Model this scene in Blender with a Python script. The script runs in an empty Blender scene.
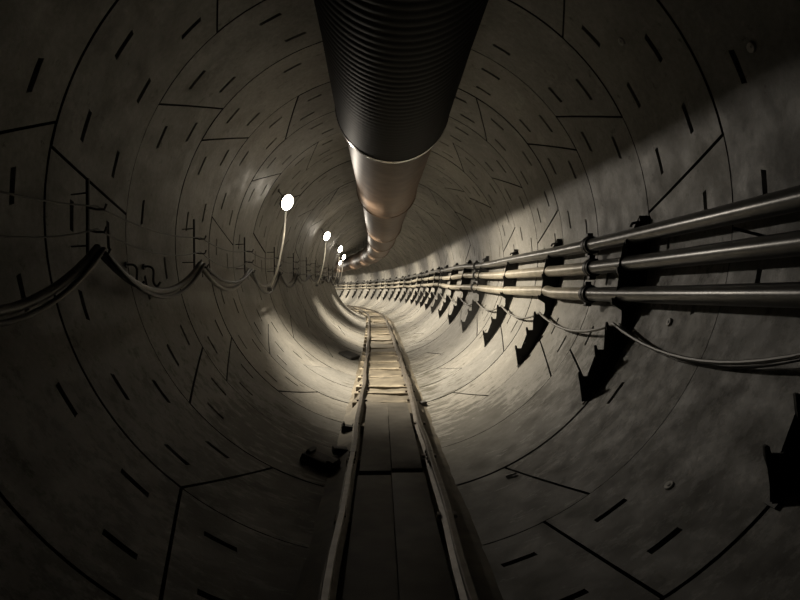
import bpy, bmesh, math, random
from mathutils import Vector, Matrix
random.seed(7)
PI = math.pi
C = bpy.context.scene.collection
R = 1.81            # inner radius of the lining
AX, AZ = 0.08, 1.81 # tunnel axis in the local section frame (camera stands at x 0, 1.39 m over the invert)
CAMZ = 1.39

# ------------------------------------------------------------------ alignment of the tunnel
def yaw_at(s):
    a = 0.0
    if s > 10: a += (min(s, 21) - 10) / 900.0
    if s > 21: a += (min(s, 60) - 21) / 88.0
    return a
def pitch_at(s):
    if s < 3: return 0.0
    p = 0.024 * min(1, (s - 3) / 5.0)
    if s > 17: p -= .018 * min(1, (s - 17) / 7.0)
    return p
DS = 0.1; S0 = -8.0; S1 = 72.0
_P = []
def _build_path():
    n0 = int(round(-S0 / DS)); n1 = int(round(S1 / DS))
    pts = [Vector((0, S0 + i * DS, 0)) for i in range(n0)]
    p = Vector((0, 0, 0)); pts.append(p.copy())
    for i in range(n1):
        s = (i + .5) * DS; a = yaw_at(s); b = pitch_at(s)
        p = p + DS * Vector((-math.sin(a) * math.cos(b), math.cos(a) * math.cos(b), math.sin(b)))
        pts.append(p.copy())
    return pts
_P = _build_path()
def frame(s):
    k = (s - S0) / DS; i = max(0, min(len(_P) - 2, int(math.floor(k)))); t = k - i
    p = _P[i].lerp(_P[i + 1], t)
    a = yaw_at(s); b = pitch_at(s)
    T = Vector((-math.sin(a) * math.cos(b), math.cos(a) * math.cos(b), math.sin(b)))
    X = Vector((math.cos(a), math.sin(a), 0))
    U = X.cross(T).normalized()
    return p, X, T, U
def loc(x, s, z):
    p, X, T, U = frame(s)
    return p + X * x + U * z
def fmat(s, x=0, z=0):
    p, X, T, U = frame(s)
    m = Matrix((X, T, U)).transposed().to_4x4()
    m.translation = p + X * x + U * z
    return m

# ------------------------------------------------------------------ materials
def newmat(name):
    m = bpy.data.materials.new(name); m.use_nodes = True
    nt = m.node_tree; b = nt.nodes['Principled BSDF']
    return m, nt, b
def simple(name, col, rough=.5, metal=0, noise=.25, scale=9, bump=.0, spec=.5, dust=None, dust_amt=.5):
    m, nt, b = newmat(name)
    N = nt.nodes; L = nt.links
    tc = N.new('ShaderNodeTexCoord')
    n = N.new('ShaderNodeTexNoise'); n.inputs['Scale'].default_value = scale; n.inputs['Detail'].default_value = 6
    L.new(tc.outputs['Object'], n.inputs['Vector'])
    r = N.new('ShaderNodeValToRGB')
    r.color_ramp.elements[0].position = .3; r.color_ramp.elements[1].position = .72
    r.color_ramp.elements[0].color = (*[c * (1 - noise) for c in col], 1)
    r.color_ramp.elements[1].color = (*[min(1, c * (1 + noise)) for c in col], 1)
    L.new(n.outputs['Fac'], r.inputs['Fac'])
    out = r.outputs['Color']
    if dust:
        n2 = N.new('ShaderNodeTexNoise'); n2.inputs['Scale'].default_value = scale * .4; n2.inputs['Detail'].default_value = 8
        L.new(tc.outputs['Object'], n2.inputs['Vector'])
        r2 = N.new('ShaderNodeValToRGB'); r2.color_ramp.elements[0].position = 1 - dust_amt; r2.color_ramp.elements[1].position = min(1, 1.25 - dust_amt)
        L.new(n2.outputs['Fac'], r2.inputs['Fac'])
        mx = N.new('ShaderNodeMix'); mx.data_type = 'RGBA'
        L.new(r2.outputs['Color'], mx.inputs[0]); L.new(out, mx.inputs[6]); mx.inputs[7].default_value = (*dust, 1)
        out = mx.outputs[2]
    L.new(out, b.inputs['Base Color'])
    b.inputs['Roughness'].default_value = rough; b.inputs['Metallic'].default_value = metal
    b.inputs['Specular IOR Level'].default_value = spec
    if bump:
        bp = N.new('ShaderNodeBump'); bp.inputs['Strength'].default_value = bump; bp.inputs['Distance'].default_value = .01
        L.new(n.outputs['Fac'], bp.inputs['Height']); L.new(bp.outputs['Normal'], b.inputs['Normal'])
    return m

def concrete():
    m, nt, b = newmat('segment_concrete')
    N = nt.nodes; L = nt.links
    tc = N.new('ShaderNodeTexCoord')
    def noise(scale, detail=8, vec=None, rough=.6):
        n = N.new('ShaderNodeTexNoise'); n.inputs['Scale'].default_value = scale
        n.inputs['Detail'].default_value = detail; n.inputs['Roughness'].default_value = rough
        L.new(vec if vec else tc.outputs['Object'], n.inputs['Vector']); return n
    def ramp(src, p0, p1, c0, c1):
        r = N.new('ShaderNodeValToRGB'); r.color_ramp.elements[0].position = p0; r.color_ramp.elements[1].position = p1
        r.color_ramp.elements[0].color = (*c0, 1); r.color_ramp.elements[1].color = (*c1, 1)
        L.new(src, r.inputs['Fac']); return r
    def mix(kind, fac, a, bb):
        x = N.new('ShaderNodeMix'); x.data_type = 'RGBA'; x.blend_type = kind
        if isinstance(fac, float): x.inputs[0].default_value = fac
        else: L.new(fac, x.inputs[0])
        for i, v in ((6, a), (7, bb)):
            if isinstance(v, tuple): x.inputs[i].default_value = (*v, 1)
            else: L.new(v, x.inputs[i])
        return x.outputs[2]
    big = ramp(noise(1.3, 6).outputs['Fac'], .3, .7, (.196, .192, .182), (.292, .286, .272))
    fine = ramp(noise(26, 10, rough=.7).outputs['Fac'], .35, .7, (.72,) * 3, (1.08,) * 3)
    col = mix('MULTIPLY', 1.0, big.outputs['Color'], fine.outputs['Color'])
    at = N.new('ShaderNodeAttribute'); at.attribute_name = 'tone'
    tr = ramp(at.outputs['Fac'], 0, 1, (.78, .79, .80), (1.1, 1.08, 1.04))
    col = mix('MULTIPLY', 1.0, col, tr.outputs['Color'])
    # pale lime bloom
    lb = ramp(noise(3.4, 9, rough=.72).outputs['Fac'], .56, .70, (0, 0, 0), (.55,) * 3)
    col = mix('MIX', lb.outputs['Color'], col, (.38, .37, .34))
    # mud smears, drawn along the floor, denser towards the invert (attribute 'low')
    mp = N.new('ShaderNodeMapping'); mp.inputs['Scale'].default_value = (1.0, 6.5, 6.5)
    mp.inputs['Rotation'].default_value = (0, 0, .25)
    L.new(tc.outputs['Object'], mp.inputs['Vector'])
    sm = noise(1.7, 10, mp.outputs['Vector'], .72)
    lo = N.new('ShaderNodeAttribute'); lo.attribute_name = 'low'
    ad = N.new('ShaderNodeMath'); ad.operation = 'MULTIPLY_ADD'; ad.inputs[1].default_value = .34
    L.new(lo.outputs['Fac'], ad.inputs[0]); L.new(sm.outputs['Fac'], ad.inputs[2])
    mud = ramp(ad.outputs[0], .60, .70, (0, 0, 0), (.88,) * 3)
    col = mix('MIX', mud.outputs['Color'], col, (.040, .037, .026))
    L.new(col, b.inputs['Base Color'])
    rr = ramp(noise(5, 6).outputs['Fac'], .3, .7, (.48,) * 3, (.72,) * 3)
    L.new(rr.outputs['Color'], b.inputs['Roughness'])
    bp = N.new('ShaderNodeBump'); bp.inputs['Strength'].default_value = .35; bp.inputs['Distance'].default_value = .006
    L.new(noise(16, 10, rough=.65).outputs['Fac'], bp.inputs['Height'])
    L.new(bp.outputs['Normal'], b.inputs['Normal'])
    return m
M = {}
M['concrete'] = concrete()
M['gasket_shade'] = simple('gasket_and_pocket_shade', (.012, .012, .012), .9)
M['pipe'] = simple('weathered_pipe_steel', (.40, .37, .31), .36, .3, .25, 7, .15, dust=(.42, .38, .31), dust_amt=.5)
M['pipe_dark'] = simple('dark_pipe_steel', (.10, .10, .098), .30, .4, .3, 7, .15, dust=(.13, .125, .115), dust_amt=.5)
M['coupling'] = simple('black_iron', (.03, .03, .03), .5, .3, .3, 20)
M['bracket'] = simple('black_painted_steel', (.012, .012, .012), .55, .0, .3, 12, .1)
M['rail'] = simple('worn_rail_steel', (.12, .108, .096), .42, .5, .35, 14, .2, dust=(.11, .09, .07), dust_amt=.5)
M['timber'] = simple('muddy_timber', (.20, .175, .135), .8, 0, .45, 8, .5)
M['board'] = simple('muddy_walk_board', (.11, .10, .085), .75, 0, .35, 6, .4, dust=(.09, .08, .065), dust_amt=.55)
M['mud'] = simple('invert_mud', (.12, .105, .08), .7, 0, .45, 5, .6)
M['flex'] = simple('black_flexible_duct', (.002, .002, .002), .6, 0, .3, 10, .1, spec=.04)
M['duct'] = simple('dull_duct_skin', (.125, .088, .066), .5, .0, .25, 6, .15, spec=.07)
M['band'] = simple('bright_clamp_band', (.55, .53, .5), .25, .8, .2, 20)
M['cable'] = simple('grey_rubber_cable', (.12, .115, .105), .45, 0, .3, 14)
M['wire'] = simple('black_wire', (.03, .03, .03), .5)
M['cord'] = simple('pale_lamp_cord', (.62, .60, .55), .5)
M['housing'] = simple('grey_lamp_housing', (.16, .16, .16), .45, .5)
M['junk'] = simple('black_rubble_steel', (.02, .02, .02), .6, 0, .4, 15, .3)
M['scrap'] = simple('pale_scrap', (.6, .6, .57), .7)
M['plug'] = simple('pale_grout_plug', (.50, .49, .46), .55, 0, .3, 30)
def lens():
    m, nt, b = newmat('lit_lamp_lens')
    b.inputs['Base Color'].default_value = (.9, .9, .9, 1)
    b.inputs['Emission Color'].default_value = (1.0, .90, .74, 1)
    b.inputs['Emission Strength'].default_value = 34
    return m
M['lens'] = lens()

# ------------------------------------------------------------------ object helpers
def link(name, bm, mats, parent=None, smooth=True, matrix=None):
    me = bpy.data.meshes.new(name)
    bmesh.ops.recalc_face_normals(bm, faces=bm.faces) if smooth != 'keep' else None
    bm.to_mesh(me); bm.free()
    for m in (mats if isinstance(mats, (list, tuple)) else [mats]): me.materials.append(m)
    if smooth:
        for p in me.polygons: p.use_smooth = True
        try: me.set_sharp_from_angle(angle=math.radians(35))
        except Exception: pass
    o = bpy.data.objects.new(name, me); C.objects.link(o)
    if parent: o.parent = parent
    if matrix is not None: o.matrix_world = matrix
    return o
def tag(o, label, cat, group=None):
    o['label'] = label; o['category'] = cat
    if group: o['group'] = group
    return o
def empty(name, matrix, label, cat, group=None):
    o = bpy.data.objects.new(name, None); C.objects.link(o); o.empty_display_size = .1
    o.matrix_world = matrix
    return tag(o, label, cat, group)
def dup(root, matrix, label, group=None):
    r = root.copy(); C.objects.link(r); r.matrix_world = matrix; r['label'] = label
    if group: r['group'] = group
    for ch in list(root.children):
        c = ch.copy(); C.objects.link(c); c.parent = r
        for g in ch.children:
            d = g.copy(); C.objects.link(d); d.parent = c
    return r
def structure(o): o['kind'] = 'structure'; return o
def tube(bm, pts, r, n=12, cap=True, mat=0):
    rs = r if isinstance(r, (list, tuple)) else [r] * len(pts)
    up = Vector((0, 0, 1)); rings = []; prev = None
    for i, p in enumerate(pts):
        a = pts[max(0, i - 1)]; b = pts[min(len(pts) - 1, i + 1)]
        t = (Vector(b) - Vector(a)).normalized()
        if prev is None:
            ref = up if abs(t.z) < .9 else Vector((1, 0, 0))
            u = t.cross(ref).normalized()
        else:
            u = (prev - t * prev.dot(t)).normalized()
        prev = u; v = t.cross(u)
        rings.append([bm.verts.new(Vector(p) + (u * math.cos(2 * PI * k / n) + v * math.sin(2 * PI * k / n)) * rs[i]) for k in range(n)])
    for a, b in zip(rings, rings[1:]):
        for k in range(n):
            f = bm.faces.new((a[k], a[(k + 1) % n], b[(k + 1) % n], b[k])); f.material_index = mat
    if cap:
        bm.faces.new(rings[0][::-1]).material_index = mat; bm.faces.new(rings[-1]).material_index = mat
def box(bm, c, size, rot=None, bevel=0.0):
    m = Matrix.Translation(Vector(c)) @ (rot.to_4x4() if rot else Matrix.Identity(4)) @ Matrix.Diagonal((*size, 1))
    r = bmesh.ops.create_cube(bm, size=1, matrix=m)
    if bevel:
        es = list({e for v in r['verts'] for e in v.link_edges})
        bmesh.ops.bevel(bm, geom=es, offset=bevel, segments=2, affect='EDGES', profile=.7)
def prism(bm, poly, y0, y1):
    a = [bm.verts.new((x, y0, z)) for x, z in poly]; b = [bm.verts.new((x, y1, z)) for x, z in poly]
    n = len(poly)
    bm.faces.new(a); bm.faces.new(b[::-1])
    for i in range(n): bm.faces.new((a[i], b[i], b[(i + 1) % n], a[(i + 1) % n]))
def catmull(P, n=10):
    out = []
    for i in range(len(P) - 1):
        p0 = Vector(P[max(0, i - 1)]); p1 = Vector(P[i]); p2 = Vector(P[i + 1]); p3 = Vector(P[min(len(P) - 1, i + 2)])
        for k in range(n):
            t = k / n
            out.append(.5 * ((2 * p1) + (-p0 + p2) * t + (2 * p0 - 5 * p1 + 4 * p2 - p3) * t * t + (-p0 + 3 * p1 - 3 * p2 + p3) * t ** 3))
    out.append(Vector(P[-1])); return out

# ------------------------------------------------------------------ the lining: rings of concrete segments with real gaps and bolt pockets
RING0 = 3.16
A = [(27, 37.5), (92, 82), (151, 141), (220, 209), (270, 270), (321, 330)]
B = [(14, 5), (60, 49), (120, 131), (169, 176), (232, 243), (305, 296)]
Cc = [(350, 358), (42, 52), (100, 92), (178, 165), (241, 232), (302, 296)]
pattern = {-1: Cc, 0: B, 1: A, 2: A, 3: B, 4: A, 5: B, 6: A, -2: A, -3: B}
def build_lining():
    bm = bmesh.new()
    tone = bm.faces.layers.float.new('tone_f')
    low = bm.verts.layers.float.new('low')
    GAP = .0085
    tones = []
    for k in range(-9, 66):
        s0 = RING0 + k; s1 = s0 + 1
        if s1 > S1: break
        joints = pattern.get(k, [A, B, A, Cc][k % 4])
        pockets_on = -3 <= k <= 20
        du = 3.0 if k < 12 else 5.0
        for j in range(6):
            a0, b0 = joints[j]; a1, b1 = joints[(j + 1) % 6]
            if a1 < a0: a1 += 360
            if b1 < b0: b1 += 360
            if b1 - b0 > 300: b1 -= 360
            seg_t = random.random(); off = random.uniform(-.003, .003)
            gA = math.degrees(GAP / R)
            def th(u, v):
                lo_ = a0 + (b0 - a0) * v + gA; hi_ = a1 + (b1 - a1) * v - gA
                return lo_ + (hi_ - lo_) * u
            span = .5 * ((a1 - a0) + (b1 - b0))
            holes = []
            if pockets_on:
                hu = math.degrees(.088 / R) / span
                us = []
                m_ = max(1, int(round(span / 17.0)) - 1)
                e = 7.5 / span
                for v_ in (.27, .73):
                    for i in range(m_ + 1):
                        u_ = e + (1 - 2 * e) * i / m_
                        if random.random() < .30 and 0 < i < m_: continue
                        au = (a0 + (a1 - a0) * u_) % 360
                        if 236 < au < 318 and k > -1: continue
                        u_ += random.uniform(-.012, .012)
                        holes.append((u_ - hu, u_ + hu, v_ - .02, v_ + .02))
            nu = max(4, int(span / du))
            ub = {i / nu for i in range(nu + 1)}; vb = {0, 1}
            for h in holes: ub |= {h[0], h[1]}; vb |= {h[2], h[3]}
            if not holes: vb |= {.5}
            ub = sorted(ub); vb = sorted(vb)
            # drop ordinary breaks that crowd the pocket edges
            keep = {x for h in holes for x in h[:2]}
            ub = [x for x in ub if x in keep or x in (0, 1) or all(abs(x - y) > .008 for y in keep)]
            cache = {}
            def V(u, v, d):
                key = (round(u, 6), round(v, 6), d)
                if key in cache: return cache[key]
                t = math.radians(th(u, v)); s = s0 + GAP + (s1 - s0 - 2 * GAP) * v
                r = R + off + d
                vt = bm.verts.new(loc(AX + r * math.cos(t), s, AZ + r * math.sin(t)))
                ang = math.degrees(t) % 360
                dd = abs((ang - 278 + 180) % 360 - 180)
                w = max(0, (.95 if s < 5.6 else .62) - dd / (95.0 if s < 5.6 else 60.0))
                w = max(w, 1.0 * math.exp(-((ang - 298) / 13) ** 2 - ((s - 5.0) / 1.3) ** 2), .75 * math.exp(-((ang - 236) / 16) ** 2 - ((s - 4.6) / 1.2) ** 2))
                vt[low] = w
                cache[key] = vt; return vt
            def F(vs, mi=0):
                try:
                    f = bm.faces.new(vs); f.material_index = mi; f[tone] = seg_t; return f
                except ValueError: return None
            for ui in range(len(ub) - 1):
                for vi in range(len(vb) - 1):
                    uc = .5 * (ub[ui] + ub[ui + 1]); vc = .5 * (vb[vi] + vb[vi + 1])
                    inh = any(h[0] < uc < h[1] and h[2] < vc < h[3] for h in holes)
                    u0, u1, v0, v1 = ub[ui], ub[ui + 1], vb[vi], vb[vi + 1]
                    if not inh:
                        F([V(u0, v0, 0), V(u0, v1, 0), V(u1, v1, 0), V(u1, v0, 0)])
            for h in holes:
                D = .065
                us_ = [x for x in ub if h[0] - 1e-9 <= x <= h[1] + 1e-9]
                for x0, x1 in zip(us_, us_[1:]):
                    F([V(x0, h[2], 0), V(x1, h[2], 0), V(x1, h[2], D), V(x0, h[2], D)])
                    F([V(x0, h[3], 0), V(x0, h[3], D), V(x1, h[3], D), V(x1, h[3], 0)])
                    F([V(x0, h[2], D), V(x1, h[2], D), V(x1, h[3], D), V(x0, h[3], D)], 1)  # pocket floor in black: shade of the recess put into the colour
                F([V(h[0], h[2], 0), V(h[0], h[2], D), V(h[0], h[3], D), V(h[0], h[3], 0)])
                F([V(h[1], h[2], 0), V(h[1], h[3], 0), V(h[1], h[3], D), V(h[1], h[2], D)])
            D = .05
            for x0, x1 in zip(ub, ub[1:]):
                F([V(x0, 0, 0), V(x1, 0, 0), V(x1, 0, D), V(x0, 0, D)], 1)
                F([V(x0, 1, 0), V(x0, 1, D), V(x1, 1, D), V(x1, 1, 0)], 1)
            for y0, y1 in zip(vb, vb[1:]):
                F([V(0, y0, 0), V(0, y0, D), V(0, y1, D), V(0, y1, 0)], 1)
                F([V(1, y0, 0), V(1, y1, 0), V(1, y1, D), V(1, y0, D)], 1)
    # dark ground shell behind the joints
    n = 72; prev = None
    for i in range(0, 81):
        s = -6.0 + i
        if s > S1 - 1: break
        ring = [bm.verts.new(loc(AX + (R + .09) * math.cos(2 * PI * q / n), s, AZ + (R + .09) * math.sin(2 * PI * q / n))) for q in range(n)]
        if prev:
            for q in range(n):
                f = bm.faces.new((prev[q], prev[(q + 1) % n], ring[(q + 1) % n], ring[q])); f.material_index = 1
        prev = ring
    bm.faces.ensure_lookup_table()
    tv = [f[tone] for f in bm.faces]
    me = bpy.data.meshes.new('wall_tunnel')
    bm.to_mesh(me); bm.free()
    me.materials.append(M['concrete']); me.materials.append(M['gasket_shade'])
    at = me.attributes.new('tone', 'FLOAT', 'FACE')
    at.data.foreach_set('value', tv)
    if 'tone_f' in me.attributes: me.attributes.remove(me.attributes['tone_f'])
    for p in me.polygons: p.use_smooth = True
    me.set_sharp_from_angle(angle=math.radians(30))
    o = bpy.data.objects.new('wall_tunnel', me); C.objects.link(o)
    return structure(o)
build_lining()

# thin mud bed along the invert
bm = bmesh.new(); prev = None
s = -6.0
while s < 58:
    row = []
    for q in range(-6, 7):
        x = q / 6 * .50
        h = R - math.sqrt(R * R - x * x)
        z = max(h - .03, .085 + (.055 if s > 6.6 and abs(q) < 5 else 0) + .018 * math.sin(3.1 * s + 4 * x) + .014 * random.random())
        if abs(q) == 6: z = h - .02
        if abs(q) == 5: z = h + .012 + .012 * random.random()
        row.append(bm.verts.new(loc(AX + x, s, z)))
    if prev:
        for a in range(12): bm.faces.new((prev[a], prev[a + 1], row[a + 1], row[a]))
    prev = row; s += .16
o = link('floor', bm, M['mud']); structure(o)

# ------------------------------------------------------------------ grout plugs in the near segments
def plug():
    bm = bmesh.new()
    bmesh.ops.create_cone(bm, cap_ends=True, segments=20, radius1=.028, radius2=.024, depth=.012)
    bmesh.ops.create_cone(bm, cap_ends=True, segments=12, radius1=.010, radius2=.010, depth=.018)
    return link('grout_plug', bm, M['plug'])
pl0 = None
for (px_s, ang, lab) in [(3.66, 39, 'small round pale plug high on right wall beside the duct'),
                         (2.75, 24, 'small round pale plug near right edge at the end of the duct shadow'),
                         (3.66, -19, 'small round pale plug beneath the lowest pipe behind thin cable'),
                         (2.72, -46, 'small round pale plug low on the dark right wall above nearest floor')]:
    t = math.radians(ang)
    p = loc(AX + (R - .004) * math.cos(t), px_s, AZ + (R - .004) * math.sin(t))
    o = pl0 if pl0 is None else pl0.copy()
    if pl0 is None: o = plug(); pl0 = o
    else: C.objects.link(o)
    inward = -Vector((math.cos(t), 0, math.sin(t)))
    o.matrix_world = Matrix.Translation(p) @ inward.to_track_quat('Z', 'Y').to_matrix().to_4x4()
    tag(o, lab, 'plug', 'grout plugs in the segments')

# ------------------------------------------------------------------ track
RAILZ = .24        # rail top over the invert
G2 = .285          # half distance between the rail heads
def tsh(s): return -.0085 * max(0, min(12, s - 8))
def rail(x0, label):
    prof = [(-.035, 0), (.035, 0), (.035, .006), (.008, .014), (.006, .050), (.017, .056), (.018, .072), (.013, .076), (-.013, .076), (-.018, .072), (-.017, .056), (-.006, .050), (-.008, .014), (-.035, .006)]
    root = empty('rail', fmat(2, AX + x0, RAILZ - .076), label, 'rail', 'rails of the narrow track')
    def sweep(sa, sb, name):
        bm = bmesh.new(); prev = None; s = sa
        while True:
            j = tsh(s) + .006 * math.sin(1.9 * s + x0) + .004 * math.sin(4.3 * s)
            ring = [bm.verts.new(loc(AX + x0 + x + j, s, RAILZ - .076 + z)) for x, z in prof]
            if prev:
                n = len(prof)
                for a in range(n): bm.faces.new((prev[a], prev[(a + 1) % n], ring[(a + 1) % n], ring[a]))
            else: bm.faces.new(ring)
            if s >= sb: bm.faces.new(ring[::-1]); break
            prev = ring; s = min(sb, s + .25)
        bmesh.ops.transform(bm, matrix=root.matrix_world.inverted(), verts=bm.verts)
        return link(name, bm, M['rail'], root)
    s = -2.0
    lens_ = 6.0
    s = -1.6
    while s < 54:
        sweep(s + .003, s + lens_ - .003, 'rail_length')
        # fishplates over the joint
        for side in (-1, 1):
            m = root.matrix_world.inverted() @ fmat(s + lens_, AX + x0 + tsh(s + lens_) + side * .012, RAILZ - .042)
            b2 = bmesh.new(); box(b2, (0, 0, 0), (.010, .36, .036), bevel=.002)
            bmesh.ops.transform(b2, matrix=m, verts=b2.verts)
            fp = link('fishplate', b2, M['rail'], root)
            if s < 8:
                for q in (-.13, -.05, .05, .13):
                    b2 = bmesh.new()
                    bmesh.ops.create_cone(b2, cap_ends=True, segments=6, radius1=.011, radius2=.011, depth=.012,
                                      matrix=m @ Matrix.Translation((side * .009, q, 0)) @ Matrix.Rotation(PI / 2, 4, 'Y'))
                    link('fish_bolt', b2, M['rail'], fp)
        s += lens_
    return root
bpy.context.view_layer.update()
rail(-G2, 'left steel rail of the narrow track, running beside the black debris')
rail(G2, 'right steel rail of the narrow track, nearer the pipe wall')

def sleeper_mesh(seed):
    random.seed(seed)
    bm = bmesh.new()
    box(bm, (0, 0, 0), (.72, .12, .075), bevel=.008)
    bmesh.ops.subdivide_edges(bm, edges=[e for e in bm.edges if e.calc_length() > .5], cuts=9)
    for v in bm.verts: v.co += Vector((0, random.uniform(-.004, .004), random.uniform(-.005, .004)))
    return bm
slp = []
sl_s = [.9, 2.1, 3.3, 4.5, 5.6, 6.75, 7.3, 7.75, 8.5, 9.3, 10.1, 10.9, 11.4]
while sl_s[-1] < 50: sl_s.append(sl_s[-1] + .8)
zs = RAILZ - .076 - .0375
sl_root = None
near_lab = {6.75: 'pale timber sleeper, first one past the walk boards', 7.3: 'muddy timber sleeper, second one past the walk boards',
            7.75: 'broken-edged timber sleeper, third one past the walk boards', 8.5: 'timber sleeper, fourth one past the walk boards'}
for i, s in enumerate(sl_s):
    if sl_root is None:
        o = link('sleeper', sleeper_mesh(3), M['timber']); sl_root = o
        for x0 in (-G2 + .03, G2 + .03):
            for sd in (-1, 1):
                cl = bmesh.new(); box(cl, (x0 + sd * .047, 0, .0475), (.024, .05, .02), bevel=.003)
                link('rail_clip', cl, M['rail'], o)
        protos = [o]
    else:
        o = sl_root.copy(); C.objects.link(o)
        if s < 14:
            for ch in sl_root.children:
                c = ch.copy(); C.objects.link(c); c.parent = o
    o.matrix_world = fmat(s, AX + tsh(s) - (.03 if s > 6 else 0), zs) @ (Matrix.Diagonal((.92, 1, 1, 1)) if s < 6 else Matrix.Identity(4))
    if s in near_lab: lab = near_lab[s]
    elif s < 6: lab = 'timber sleeper under the walk boards between the near rails'
    else: lab = 'small timber sleeper of the long row beyond the first lamp'
    tag(o, lab, 'sleeper', 'timber sleepers under the track')
random.seed(11)

def board(s0, s1, xc, w, z, label, t=.03):
    m = fmat(.5 * (s0 + s1), AX + xc, z)
    bm = bmesh.new(); box(bm, (0, 0, 0), (w, s1 - s0, t), bevel=.004)
    bmesh.ops.subdivide_edges(bm, edges=[e for e in bm.edges if e.calc_length() > .8], cuts=9)
    for v in bm.verts: v.co.z += random.uniform(-.002, .002)
    o = link('walk_board', bm, M['board'], None, True, m)
    return tag(o, label, 'board', 'walk boards between the rails')
zb = RAILZ - .076 + .017
board(-.6, 3.97, -.118, .222, zb, 'long dark walk board between near rails, left of the seam')
board(-.6, 4.02, .108, .222, zb, 'long dark walk board between near rails, right of the seam')
board(4.03, 6.35, -.112, .215, zb + .012, 'lighter muddy walk board beyond the cross gap, left of the seam')
board(4.08, 6.42, .106, .21, zb + .012, 'lighter muddy walk board beyond the cross gap, right of the seam')

# ------------------------------------------------------------------ three pipes on the right wall
PX = [1.80, 1.765, 1.728]; PZ = [CAMZ + .415, CAMZ + .218, CAMZ + .0]; PR = .055
names = ['top', 'middle', 'lowest']
S_C = 4.95  # couplings
def wob(s, k):
    if s < 6: return 0
    return .012 * math.sin(1.05 * s + k) + .010 * math.sin(.53 * s + 2 * k)
def pipe_run(k):
    m0 = fmat(4, PX[k], PZ[k])
    root = empty('steel_pipe', m0, 'long grey steel pipe on the right wall, %s of the three' % names[k], 'pipe', 'pipes on the right wall')
    inv = m0.inverted()
    cs = S_C + [.15, .0, -.02][k]
    starts = [cs - 6 + 6 * i for i in range(0, 10)]
    for i, s0 in enumerate(starts):
        bm = bmesh.new(); n = 24
        pts = [inv @ loc(PX[k] + .4 * wob(s0 + .004 + (6 - .008) * q / n, k), s0 + .004 + (6 - .008) * q / n, PZ[k] + wob(s0 + 6 * q / n, k)) for q in range(n + 1)]
        tube(bm, pts, PR, 28 if i < 2 else 14)
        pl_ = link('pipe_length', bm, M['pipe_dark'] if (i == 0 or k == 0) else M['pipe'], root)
        if i == 0 and k: pl_['label'] = 'darker grey nearest pipe length'
        bm = bmesh.new()
        sc = s0 + 6
        r0 = PR
        prof = [(-.055, r0 + .002), (-.055, r0 + .016), (-.03, r0 + .018), (-.024, r0 + .024), (.024, r0 + .024), (.03, r0 + .018), (.055, r0 + .016), (.055, r0 + .002)]
        c0 = inv @ loc(PX[k] + .4 * wob(sc, k), sc, PZ[k] + wob(sc, k))
        mm = inv @ fmat(sc); mm.translation = c0
        seg = 24; rings = []
        for y, r in prof: rings.append([bm.verts.new(mm @ Vector((r * math.cos(2 * PI * a / seg), y, r * math.sin(2 * PI * a / seg)))) for a in range(seg)])
        for ra, rb in zip(rings, rings[1:]):
            for a in range(seg): bm.faces.new((ra[a], ra[(a + 1) % seg], rb[(a + 1) % seg], rb[a]))
        cp = link('coupling', bm, M['coupling'], root)
        for sd in (-1, 1):   # bolt ears above and below
            b2 = bmesh.new(); box(b2, (-.01, 0, sd * (r0 + .032)), (.05, .05, .03), bevel=.006)
            bmesh.ops.transform(b2, matrix=mm, verts=b2.verts)
            link('bolt_ear', b2, M['coupling'], cp)
    return root
for k in range(3): pipe_run(k)

# ------------------------------------------------------------------ stepped brackets
def wallx(z, r=R):   # right wall x at height z
    return AX + math.sqrt(max(0, r * r - (z - AZ) ** 2))
def bracket_plate():
    bm = bmesh.new()
    #        seat z (over camera), tip x
    T = [(.415 - PR, 1.742), (.218 - PR, 1.684), (-PR, 1.645), (-.226, 1.606), (-.390, 1.523), (-.580, 1.409)]
    poly = []
    # wall side from bottom to top
    zb_, zt_ = CAMZ - .775, CAMZ + .56
    wall = [(wallx(zb_ + (zt_ - zb_) * i / 14) - .004, zb_ + (zt_ - zb_) * i / 14) for i in range(15)]
    poly += wall
    poly.append((wallx(zt_) - .045, zt_)); 
    poly.append((wallx(CAMZ + .5) - .03, CAMZ + .49))
    for i, (sz, tx) in enumerate(T):
        z = CAMZ + sz
        root = min((PX[i] + PR + .008) if i < 3 else tx + (.14 if i == 3 else .095), wallx(z + .05) - .012)
        if i < 3: poly += [(root, z + .08)]
        poly += [(root + .002, z + .05), (root - .008, z + .018), (root - .030, z), (tx + .022, z), (tx + .015, z + .026), (tx + .005, z + .032), (tx - .003, z + .026), (tx, z - .010)]
        if i < 2:
            poly += [(tx + .055, z - .075)]
        elif i == 2:
            poly += [(tx + .045, z - .040), (tx + .115, z - .085)]
        elif i < 5:
            poly += [(max(T[i + 1][1] + .096, tx + .012), z - .10)]
    tx = T[-1][1]; z = CAMZ + T[-1][0]
    poly += [(tx + .03, z - .10), (tx + .040, zb_ - .0)]
    prism(bm, poly, -.007, .007)
    bmesh.ops.triangulate(bm, faces=[f for f in bm.faces if len(f.verts) > 4], ngon_method='EAR_CLIP')
    bmesh.ops.recalc_face_normals(bm, faces=bm.faces)
    return bm
def flange():
    bm = bmesh.new(); prev = None
    for i in range(17):
        z = CAMZ - .78 + 1.34 * i / 16
        x = wallx(z); nx = (x - AX) / R; nz = (z - AZ) / R
        row = [bm.verts.new((x - nx * d, y, z - nz * d)) for d, y in ((.003, -.03), (.011, -.03), (.011, .03), (.003, .03))]
        if prev:
            for q in range(4): bm.faces.new((prev[q], prev[(q + 1) % 4], row[(q + 1) % 4], row[q]))
        else: bm.faces.new(row)
        prev = row
    bm.faces.new(prev[::-1]); return bm
bracket0 = None
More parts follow.
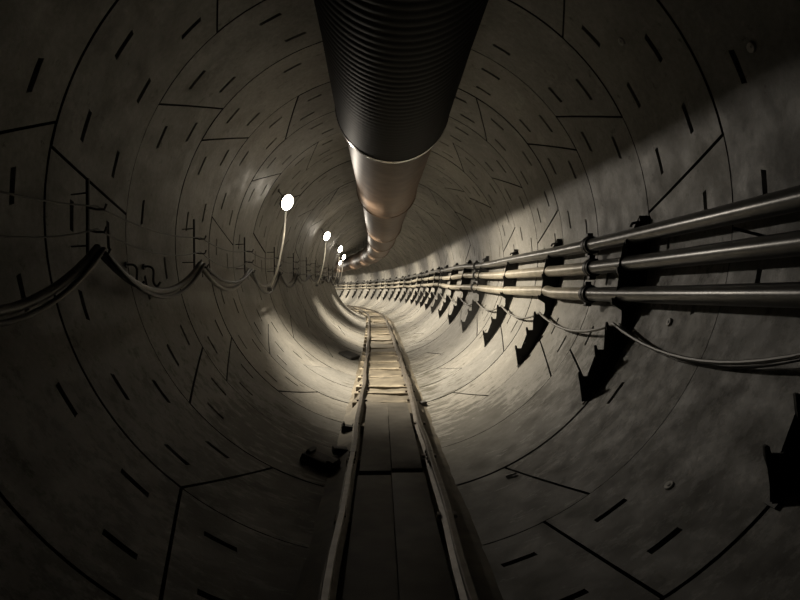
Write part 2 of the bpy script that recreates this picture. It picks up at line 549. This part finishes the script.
near_br = {0: 'black stepped bracket at the right edge of the view, nearest to camera',
           1: 'large black stepped bracket under the near pipes, second along right wall',
           2: 'black stepped bracket just beyond the pipe couplings, third along right wall',
           3: 'black stepped bracket fourth along right wall, beside the first lamp glow',
           4: 'small black stepped bracket, fifth along the right wall', 5: 'small black stepped bracket, sixth along the right wall'}
br_s = [2.15, 4.22, 6.22, 8.2, 10.4, 12.4, 14.4, 16.4, 18.4, 20.4]
while br_s[-1] < 48: br_s.append(br_s[-1] + 2)
# feeler: bolt clamp above each pipe seat
for i, s in enumerate(br_s):
    lab = near_br.get(i, 'tiny stepped bracket in the far row along the curving right wall')
    if bracket0 is None:
        bracket0 = empty('stepped_bracket', fmat(s), lab, 'bracket', 'stepped brackets on the right wall')
        link('plate', bracket_plate(), M['bracket'], bracket0, False)
        link('wall_flange', flange(), M['bracket'], bracket0)
        for zz in (CAMZ + .53, CAMZ + .12, CAMZ - .30, CAMZ - .70):
            bm = bmesh.new(); x = wallx(zz); nrm = Vector(((x - AX) / R, 0, (zz - AZ) / R))
            q = nrm.to_track_quat('Z', 'Y').to_matrix().to_4x4()
            bmesh.ops.create_cone(bm, cap_ends=True, segments=6, radius1=.012, radius2=.012, depth=.05, matrix=Matrix.Translation(Vector((x, -.02, zz)) - nrm * .03) @ q)
            link('anchor_bolt', bm, M['bracket'], bracket0)
        # hook strap over the top pipe
        bm = bmesh.new()
        pts = [(wallx(CAMZ + .47) - .02, 0, CAMZ + .50), (PX[0] + .02, 0, CAMZ + .512), (PX[0] - .01, 0, CAMZ + .505), (PX[0] - .02, 0, CAMZ + .48)]
        tube(bm, pts, .010, 8)
        link('keeper_hook', bm, M['bracket'], bracket0)
    else: dup(bracket0, fmat(s), lab)

# thin cable slung along the lower bracket teeth on the right
def swag(pts3, sag, n=12):
    out = []
    for i in range(len(pts3) - 1):
        (xa, sa, za), (xb, sb, zb_) = pts3[i], pts3[i + 1]
        sg = sag[i] if isinstance(sag, list) else sag
        for k in range(n):
            t = k / n
            out.append(loc(xa + (xb - xa) * t, sa + (sb - sa) * t, za + (zb_ - za) * t - sg * 4 * t * (1 - t)))
    x, s, z = pts3[-1]; out.append(loc(x, s, z)); return out
tz = CAMZ - .222 + .012; tx = 1.66
pts = [(tx - .02, .2, tz), (tx, 2.2, tz), (tx, 4.22, tz)] + [(tx, s, tz) for s in br_s[2:14]]
random.seed(5)
sg = [.14, .135, .11] + [random.uniform(.06, .13) for _ in range(20)]
bm = bmesh.new(); tube(bm, swag(pts, sg), .0125, 8)
tag(link('cable', bm, M['cable']), 'thin grey cable drooping between the bracket teeth on the right wall', 'cable')
bm = bmesh.new(); tube(bm, swag([(tx + .04, .2, tz - .0), (tx + .04, 2.2, tz), (tx + .04, 4.22, tz)], [.19, .165]), .008, 8)
tag(link('cable', bm, M['wire']), 'thinner black cable just below the grey one at the right edge', 'cable')

# ------------------------------------------------------------------ left wall: hangers, cables, wires
HX = -1.60
def lwallx(z): return AX - math.sqrt(R * R - (z - AZ) ** 2)
hs = [1.35, 3.35, 5.25, 7.2, 9.2, 11.2, 13.2, 15.2, 17.2, 19.2, 21.2, 23.2, 25.2, 27.2]
def hanger_parts(root):
    bm = bmesh.new()
    box(bm, (HX, 0, CAMZ + .42), (.016, .016, .44), bevel=.002)
    for z in (CAMZ + .56, CAMZ + .27):
        x1 = lwallx(z)
        tube(bm, [(HX, 0, z), (HX - .05, .03, z), (x1, .07, z)], .005, 6)
    link('upright', bm, M['bracket'], root)
    for z, l in ((CAMZ + .47, .09), (CAMZ + .345, .09), (CAMZ + .225, .11)):
        bm = bmesh.new()
        tube(bm, [(HX, 0, z + .01), (HX + l * .5, 0, z), (HX + l, 0, z), (HX + l + .012, 0, z + .03)], .007, 8)
        link('hook', bm, M['bracket'], root)
h0 = None
near_h = ['', 'black cable hanger at far left, nearest one in view', 'black cable hanger, second from the left edge of the view',
          'black cable hanger close before the brightest lamp', 'black cable hanger just behind the brightest lamp cord']
for i, s in enumerate(hs):
    lab = near_h[i] if 1 <= i < len(near_h) else 'tiny black cable hanger far along the left wall'
    if i == 0: lab = 'black cable hanger beside the camera at left'
    if i == 0: continue
    if h0 is None:
        h0 = empty('cable_hanger', fmat(s), lab, 'hanger', 'cable hangers on the left wall'); hanger_parts(h0)
    else: dup(h0, fmat(s), lab)
random.seed(9)
zc = CAMZ + .225 + .007 + .024
P = [(HX + .05, s, zc) for s in hs]
sg = [.33, .235, .22, .20] + [random.uniform(.15, .24) for _ in hs]
bm = bmesh.new(); tube(bm, swag(P, sg, 16), .024, 12)
tag(link('power_cable', bm, M['cable']), 'thick grey power cable hanging in swags along the left wall', 'cable')
P = [(HX + .085, s, zc - .005) for s in hs]
sg = [.37, .27, .15, .30] + [random.uniform(.1, .28) for _ in hs]
bm = bmesh.new(); tube(bm, swag(P, sg, 16), .014, 10)
tag(link('power_cable', bm, M['wire']), 'slimmer black cable swagging beside the thick grey one on the left', 'cable')
for z, lab, sgv in ((CAMZ + .487, 'upper thin black wire strung between the left wall hangers', .07), (CAMZ + .362, 'lower thin black wire strung between the left wall hangers', .10)):
    P = [(HX + .05, s, z) for s in hs]
    bm = bmesh.new(); tube(bm, swag(P, [random.uniform(.7, 1.3) * sgv for _ in hs], 10), .005, 6)
    tag(link('wire', bm, M['wire']), lab, 'wire')

hk = None
for s, lab in ((4.12, 'small black wall hook in the first cable swag, left of its pair'), (4.42, 'small black wall hook in the first cable swag, right of its pair')):
    if hk is None:
        bm = bmesh.new(); z = CAMZ + .20; x1 = lwallx(z)
        tube(bm, catmull([(x1 - .0, 0, z), (x1 + .05, 0, z), (x1 + .075, 0, z - .03), (x1 + .075, 0, z - .11), (x1 + .10, 0, z - .14), (x1 + .125, 0, z - .11)], 5), .008, 8)
        bmesh.ops.create_cone(bm, cap_ends=True, segments=12, radius1=.022, radius2=.022, depth=.01, matrix=Matrix.Translation((x1 + .008, 0, z)) @ Matrix.Rotation(PI / 2, 4, 'Y'))
        hk = o = link('wall_hook', bm, M['bracket'], None, True, fmat(s))
    else:
        o = hk.copy(); C.objects.link(o); o.matrix_world = fmat(s)
    tag(o, lab, 'hook', 'wall hooks of the left cables')

# ------------------------------------------------------------------ lamps
lamp_s = [8.5, 14.9, 20.6, 25.8, 31.0, 36.0, 41.5, 47.0, 52.5]
LX, LZ = -1.30, CAMZ + 1.225
AIM = Vector((.78, -.52, -.34)).normalized()
def lathe(bm, prof, seg=28, mi=0):
    rings = [[bm.verts.new((r * math.cos(2 * PI * a / seg), r * math.sin(2 * PI * a / seg), z)) for a in range(seg)] for r, z in prof]
    for a, b in zip(rings, rings[1:]):
        for q in range(seg): bm.faces.new((a[q], a[(q + 1) % seg], b[(q + 1) % seg], b[q])).material_index = mi
    return rings
def lamp_parts(root):
    q = AIM.to_track_quat('Z', 'Y').to_matrix().to_4x4()
    L0 = Matrix.Translation((LX, 0, LZ)) @ q
    bm = bmesh.new()
    lathe(bm, [(.001, -.085), (.035, -.083), (.045, -.06), (.09, -.045), (.118, -.02), (.124, .004), (.124, .016), (.112, .016), (.110, .0), (.001, -.004)])
    for k in range(10):
        a = 2 * PI * k / 10
        box(bm, (.066 * math.cos(a), .066 * math.sin(a), -.058), (.05, .005, .03), Matrix.Rotation(a, 3, 'Z'))
    bmesh.ops.transform(bm, matrix=L0, verts=bm.verts)
    link('housing', bm, M['housing'], root)
    bm = bmesh.new()
    lathe(bm, [(.109, .003), (.109, .012), (.095, .022), (.065, .031), (.03, .035), (.001, .036)])
    bmesh.ops.transform(bm, matrix=L0, verts=bm.verts)
    link('lens', bm, M['lens'], root)
    ld = bpy.data.lights.new('lamp_light', 'SPOT'); ld.energy = 1280; ld.color = (1.0, .87, .66)
    ld.spot_size = math.radians(119); ld.spot_blend = 1.0; ld.shadow_soft_size = .05
    lo = bpy.data.objects.new('lamp_light', ld); C.objects.link(lo); lo.parent = root
    d = Vector((.66, .03, -.75)).normalized()
    lo.matrix_local = Matrix.Translation(Vector((LX, 0, LZ)) + AIM * .09) @ (-d).to_track_quat('Z', 'Y').to_matrix().to_4x4()
    ld = bpy.data.lights.new('lamp_light', 'SPOT'); ld.energy = 115; ld.color = (1.0, .90, .76)  # extra beam added to the lamp to brighten the near right wall
    ld.spot_size = math.radians(64); ld.spot_blend = 1.0; ld.shadow_soft_size = .05
    lo = bpy.data.objects.new('lamp_light', ld); C.objects.link(lo); lo.parent = root
    d = Vector((.57, -.82, -.09)).normalized()
    lo.matrix_local = Matrix.Translation(Vector((LX, 0, LZ)) + AIM * .09) @ (-d).to_track_quat('Z', 'Y').to_matrix().to_4x4()
    bm = bmesh.new()
    pts = catmull([(LX - .02, .05, LZ - .06), (LX - .03, .03, LZ - .25), (LX - .05, .02, LZ - .48), (LX - .09, .01, LZ - .72), (LX - .14, 0, LZ - .95), (LX - .24, 0, LZ - 1.2)], 8)
    tube(bm, pts, .013, 10)
    link('lamp_cord', bm, M['cord'], root)
    bm = bmesh.new()   # bracket arm that holds the lamp off the wall
    e = Vector((LX, .05, LZ)) ; w = Vector((AX - (R - .0) * math.cos(math.radians(33)), .10, AZ + R * math.sin(math.radians(33))))
    tube(bm, [e, w], .009, 8)
    d = (e - w).normalized()
    bmesh.ops.create_cone(bm, cap_ends=True, segments=14, radius1=.03, radius2=.03, depth=.012, matrix=Matrix.Translation(w + d * .010) @ d.to_track_quat('Z', 'Y').to_matrix().to_4x4())
    link('wall_arm', bm, M['housing'], root)
    bm = bmesh.new(); box(bm, (LX - .24, 0, LZ - 1.215), (.07, .06, .05), bevel=.008)
    link('plug_box', bm, M['housing'], root)
l0 = None
lampl = ['largest lit round lamp on a pale cord, nearest on the left wall', 'second lit round lamp along the left wall', 'third and smaller lit lamp along the left wall',
         'fourth tiny lit lamp at the start of the bend']
for i, s in enumerate(lamp_s):
    lab = lampl[i] if i < 4 else 'tiny lit lamp deep in the far bend of the tunnel'
    if l0 is None: l0 = empty('wall_lamp', fmat(s), lab, 'lamp', 'lit lamps along the left wall'); lamp_parts(l0)
    else: dup(l0, fmat(s), lab)

# ------------------------------------------------------------------ ventilation duct
DX, DZ = .103, CAMZ + 1.545
def revolve_path(bm, prof, seg, inv, mi=0):   # prof: (s, r, x, z)
    prev = None
    for s, r, x, z in prof:
        p, X, T, U = frame(s)
        ring = [bm.verts.new(inv @ (p + X * (x + r * math.cos(2 * PI * a / seg)) + U * (z + r * math.sin(2 * PI * a / seg)))) for a in range(seg)]
        if prev:
            for q in range(seg): bm.faces.new((prev[q], prev[(q + 1) % seg], ring[(q + 1) % seg], ring[q])).material_index = mi
        prev = ring
jo = [5.0, 9.3, 15.2, 19.6, 24.0, 28.4, 32.8, 37.2, 41.6, 46.0, 50.4]
# near flexible length with ribs
m0 = fmat(2, DX, DZ); inv = m0.inverted()
root = empty('ventilation_duct', m0, 'wide black flexible duct overhead, ribbed, nearest to camera', 'duct', 'ventilation duct lengths')
bm = bmesh.new(); prof = []; s = -4.0
while s <= 4.93:
    ph = (s * 14.0) % 1.0
    fade = 1.0 if s < 3.3 else max(.15, 1 - (s - 3.3) / 1.0)
    prof.append((s, (.431 + .009 * min(1, max(0, s - 2) / 2)) + .0035 * fade * abs(math.sin(PI * ph)) + max(0, s - 3.4) * .016, DX, DZ)); s += 1 / 14.0 / 6
revolve_path(bm, prof, 64, inv)
link('ribbed_sleeve', bm, M['flex'], root)
bm = bmesh.new(); revolve_path(bm, [(4.92, .46, DX, DZ), (4.915, .470, DX, DZ), (4.95, .474, DX, DZ), (4.985, .470, DX, DZ), (4.99, .42, DX, DZ)], 64, inv)
link('clamp_band', bm, M['band'], root)
dl = ['smooth dull duct length between black sleeve and second collar', 'third duct length, darker start beyond the second collar', 'fourth short duct length overhead before the bend']
for i in range(len(jo) - 1):
    a, b = jo[i], jo[i + 1]
    m0 = fmat(.5 * (a + b), DX, DZ); inv = m0.inverted()
    lab = dl[i] if i < len(dl) else 'far duct length overhead following the bend'
    root = empty('ventilation_duct', m0, lab, 'duct', 'ventilation duct lengths')
    bm = bmesh.new(); prof = []
    n = 40
    for q in range(n + 1):
        t = q / n; s = a + (b - a - .02) * t
        r = .420 + .016 * t
        d = (b - s)
        if d < .55: r += .016 * (1 - d / .55)
        for c in (.18, .28, .38):
            if abs(d - c) < .06: r += .004
        prof.append((s, r, DX, DZ))
    revolve_path(bm, prof, 56, inv)
    link('duct_sleeve', bm, M['duct'], root)
    bm = bmesh.new()
    revolve_path(bm, [(b - .05, .445, DX, DZ), (b - .052, .462, DX, DZ), (b - .03, .465, DX, DZ), (b - .008, .462, DX, DZ), (b - .006, .405, DX, DZ)], 56, inv)
    link('collar', bm, M['duct'], root)
    # hanging straps to the crown
    for s in (a + .9, b - .9):
        for sd in (-1, 1):
            x1 = DX + sd * .34; zc_ = AZ + math.sqrt(R * R - (x1 - AX) ** 2)
            bm = bmesh.new(); tube(bm, [inv @ loc(DX + sd * .36, s, DZ + .22), inv @ loc(x1, s, zc_ + .01)], .006, 6)
            link('hanging_wire', bm, M['wire'], root)

# ------------------------------------------------------------------ loose debris beside the track
def chunk(name, s, x, z, size, rz, tilt, label, cat, mat, group=None, notch=True):
    bm = bmesh.new()
    box(bm, (0, 0, 0), size, bevel=min(size) * .12)
    if notch:
        box(bm, (size[0] * .35, 0, size[2] * .5), (size[0] * .22, size[1] * .8, size[2] * .5), bevel=.004)
        box(bm, (-size[0] * .38, size[1] * .1, size[2] * .55), (size[0] * .12, size[1] * .7, size[2] * .7), bevel=.004)
    bmesh.ops.subdivide_edges(bm, edges=bm.edges[:], cuts=1)
    for v in bm.verts: v.co += Vector([random.uniform(-1, 1) * min(size) * .07 for _ in range(3)])
    m = fmat(s, x, z) @ Matrix.Rotation(rz, 4, 'Z') @ Matrix.Rotation(tilt, 4, 'Y')
    return tag(link(name, bm, mat, None, True, m), label, cat, group)
def wz(x): return AZ - math.sqrt(R * R - (x - AX) ** 2)
chunk('steel_block', 4.55, -.45, wz(-.45) + .045, (.27, .15, .065), -.35, .30, 'black notched block lying left of the left rail', 'debris', M['junk'])
chunk('steel_block', 5.75, -.30, wz(-.30) + .05, (.14, .10, .06), .1, .15, 'small black block by the left rail beside the lighter boards', 'debris', M['junk'])
chunk('steel_block', 4.95, -.33, wz(-.33) + .05, (.12, .10, .05), .2, .2, 'low black lump between notched block and left rail', 'debris', M['junk'], notch=False)
chunk('steel_block', 10.9, -.56, wz(-.56) + .05, (.28, .30, .06), -.5, .3, 'dark debris left of track under the second sleepers group', 'debris', M['junk'], notch=False)
chunk('steel_block', 7.0, .50, wz(.50) + .03, (.08, .07, .05), .3, -.2, 'small dark lump touching the right rail by the first sleeper', 'debris', M['junk'], notch=False)
chunk('scrap_piece', 3.95, .87, wz(.87) + .012, (.075, .022, .012), -.6, -.45, 'small pale scrap lying right of the track on dark concrete', 'scrap', M['scrap'], notch=False)

# ------------------------------------------------------------------ world, camera
w = bpy.data.worlds.new('World'); bpy.context.scene.world = w; w.use_nodes = True
w.node_tree.nodes['Background'].inputs['Color'].default_value = (.5, .55, .7, 1)
w.node_tree.nodes['Background'].inputs['Strength'].default_value = 0.0
cam = bpy.data.cameras.new('Camera'); co = bpy.data.objects.new('Camera', cam); C.objects.link(co)
cam.sensor_fit = 'HORIZONTAL'; cam.sensor_width = 36; cam.lens = 36 * 600 / 800; cam.clip_start = .02
F = 600.0
# tunnel direction (0,1,0) must appear at pixel (380,295)
yaw = math.atan(20 / F); pit = math.atan(5 / F)
co.location = (0, 0, CAMZ)
co.rotation_euler = (PI / 2 - pit, 0, -yaw)
sc = bpy.context.scene; sc.camera = co
sc.view_settings.view_transform = 'Standard'; sc.view_settings.look = 'None'
sc.view_settings.exposure = 0.0; sc.view_settings.gamma = 1.0
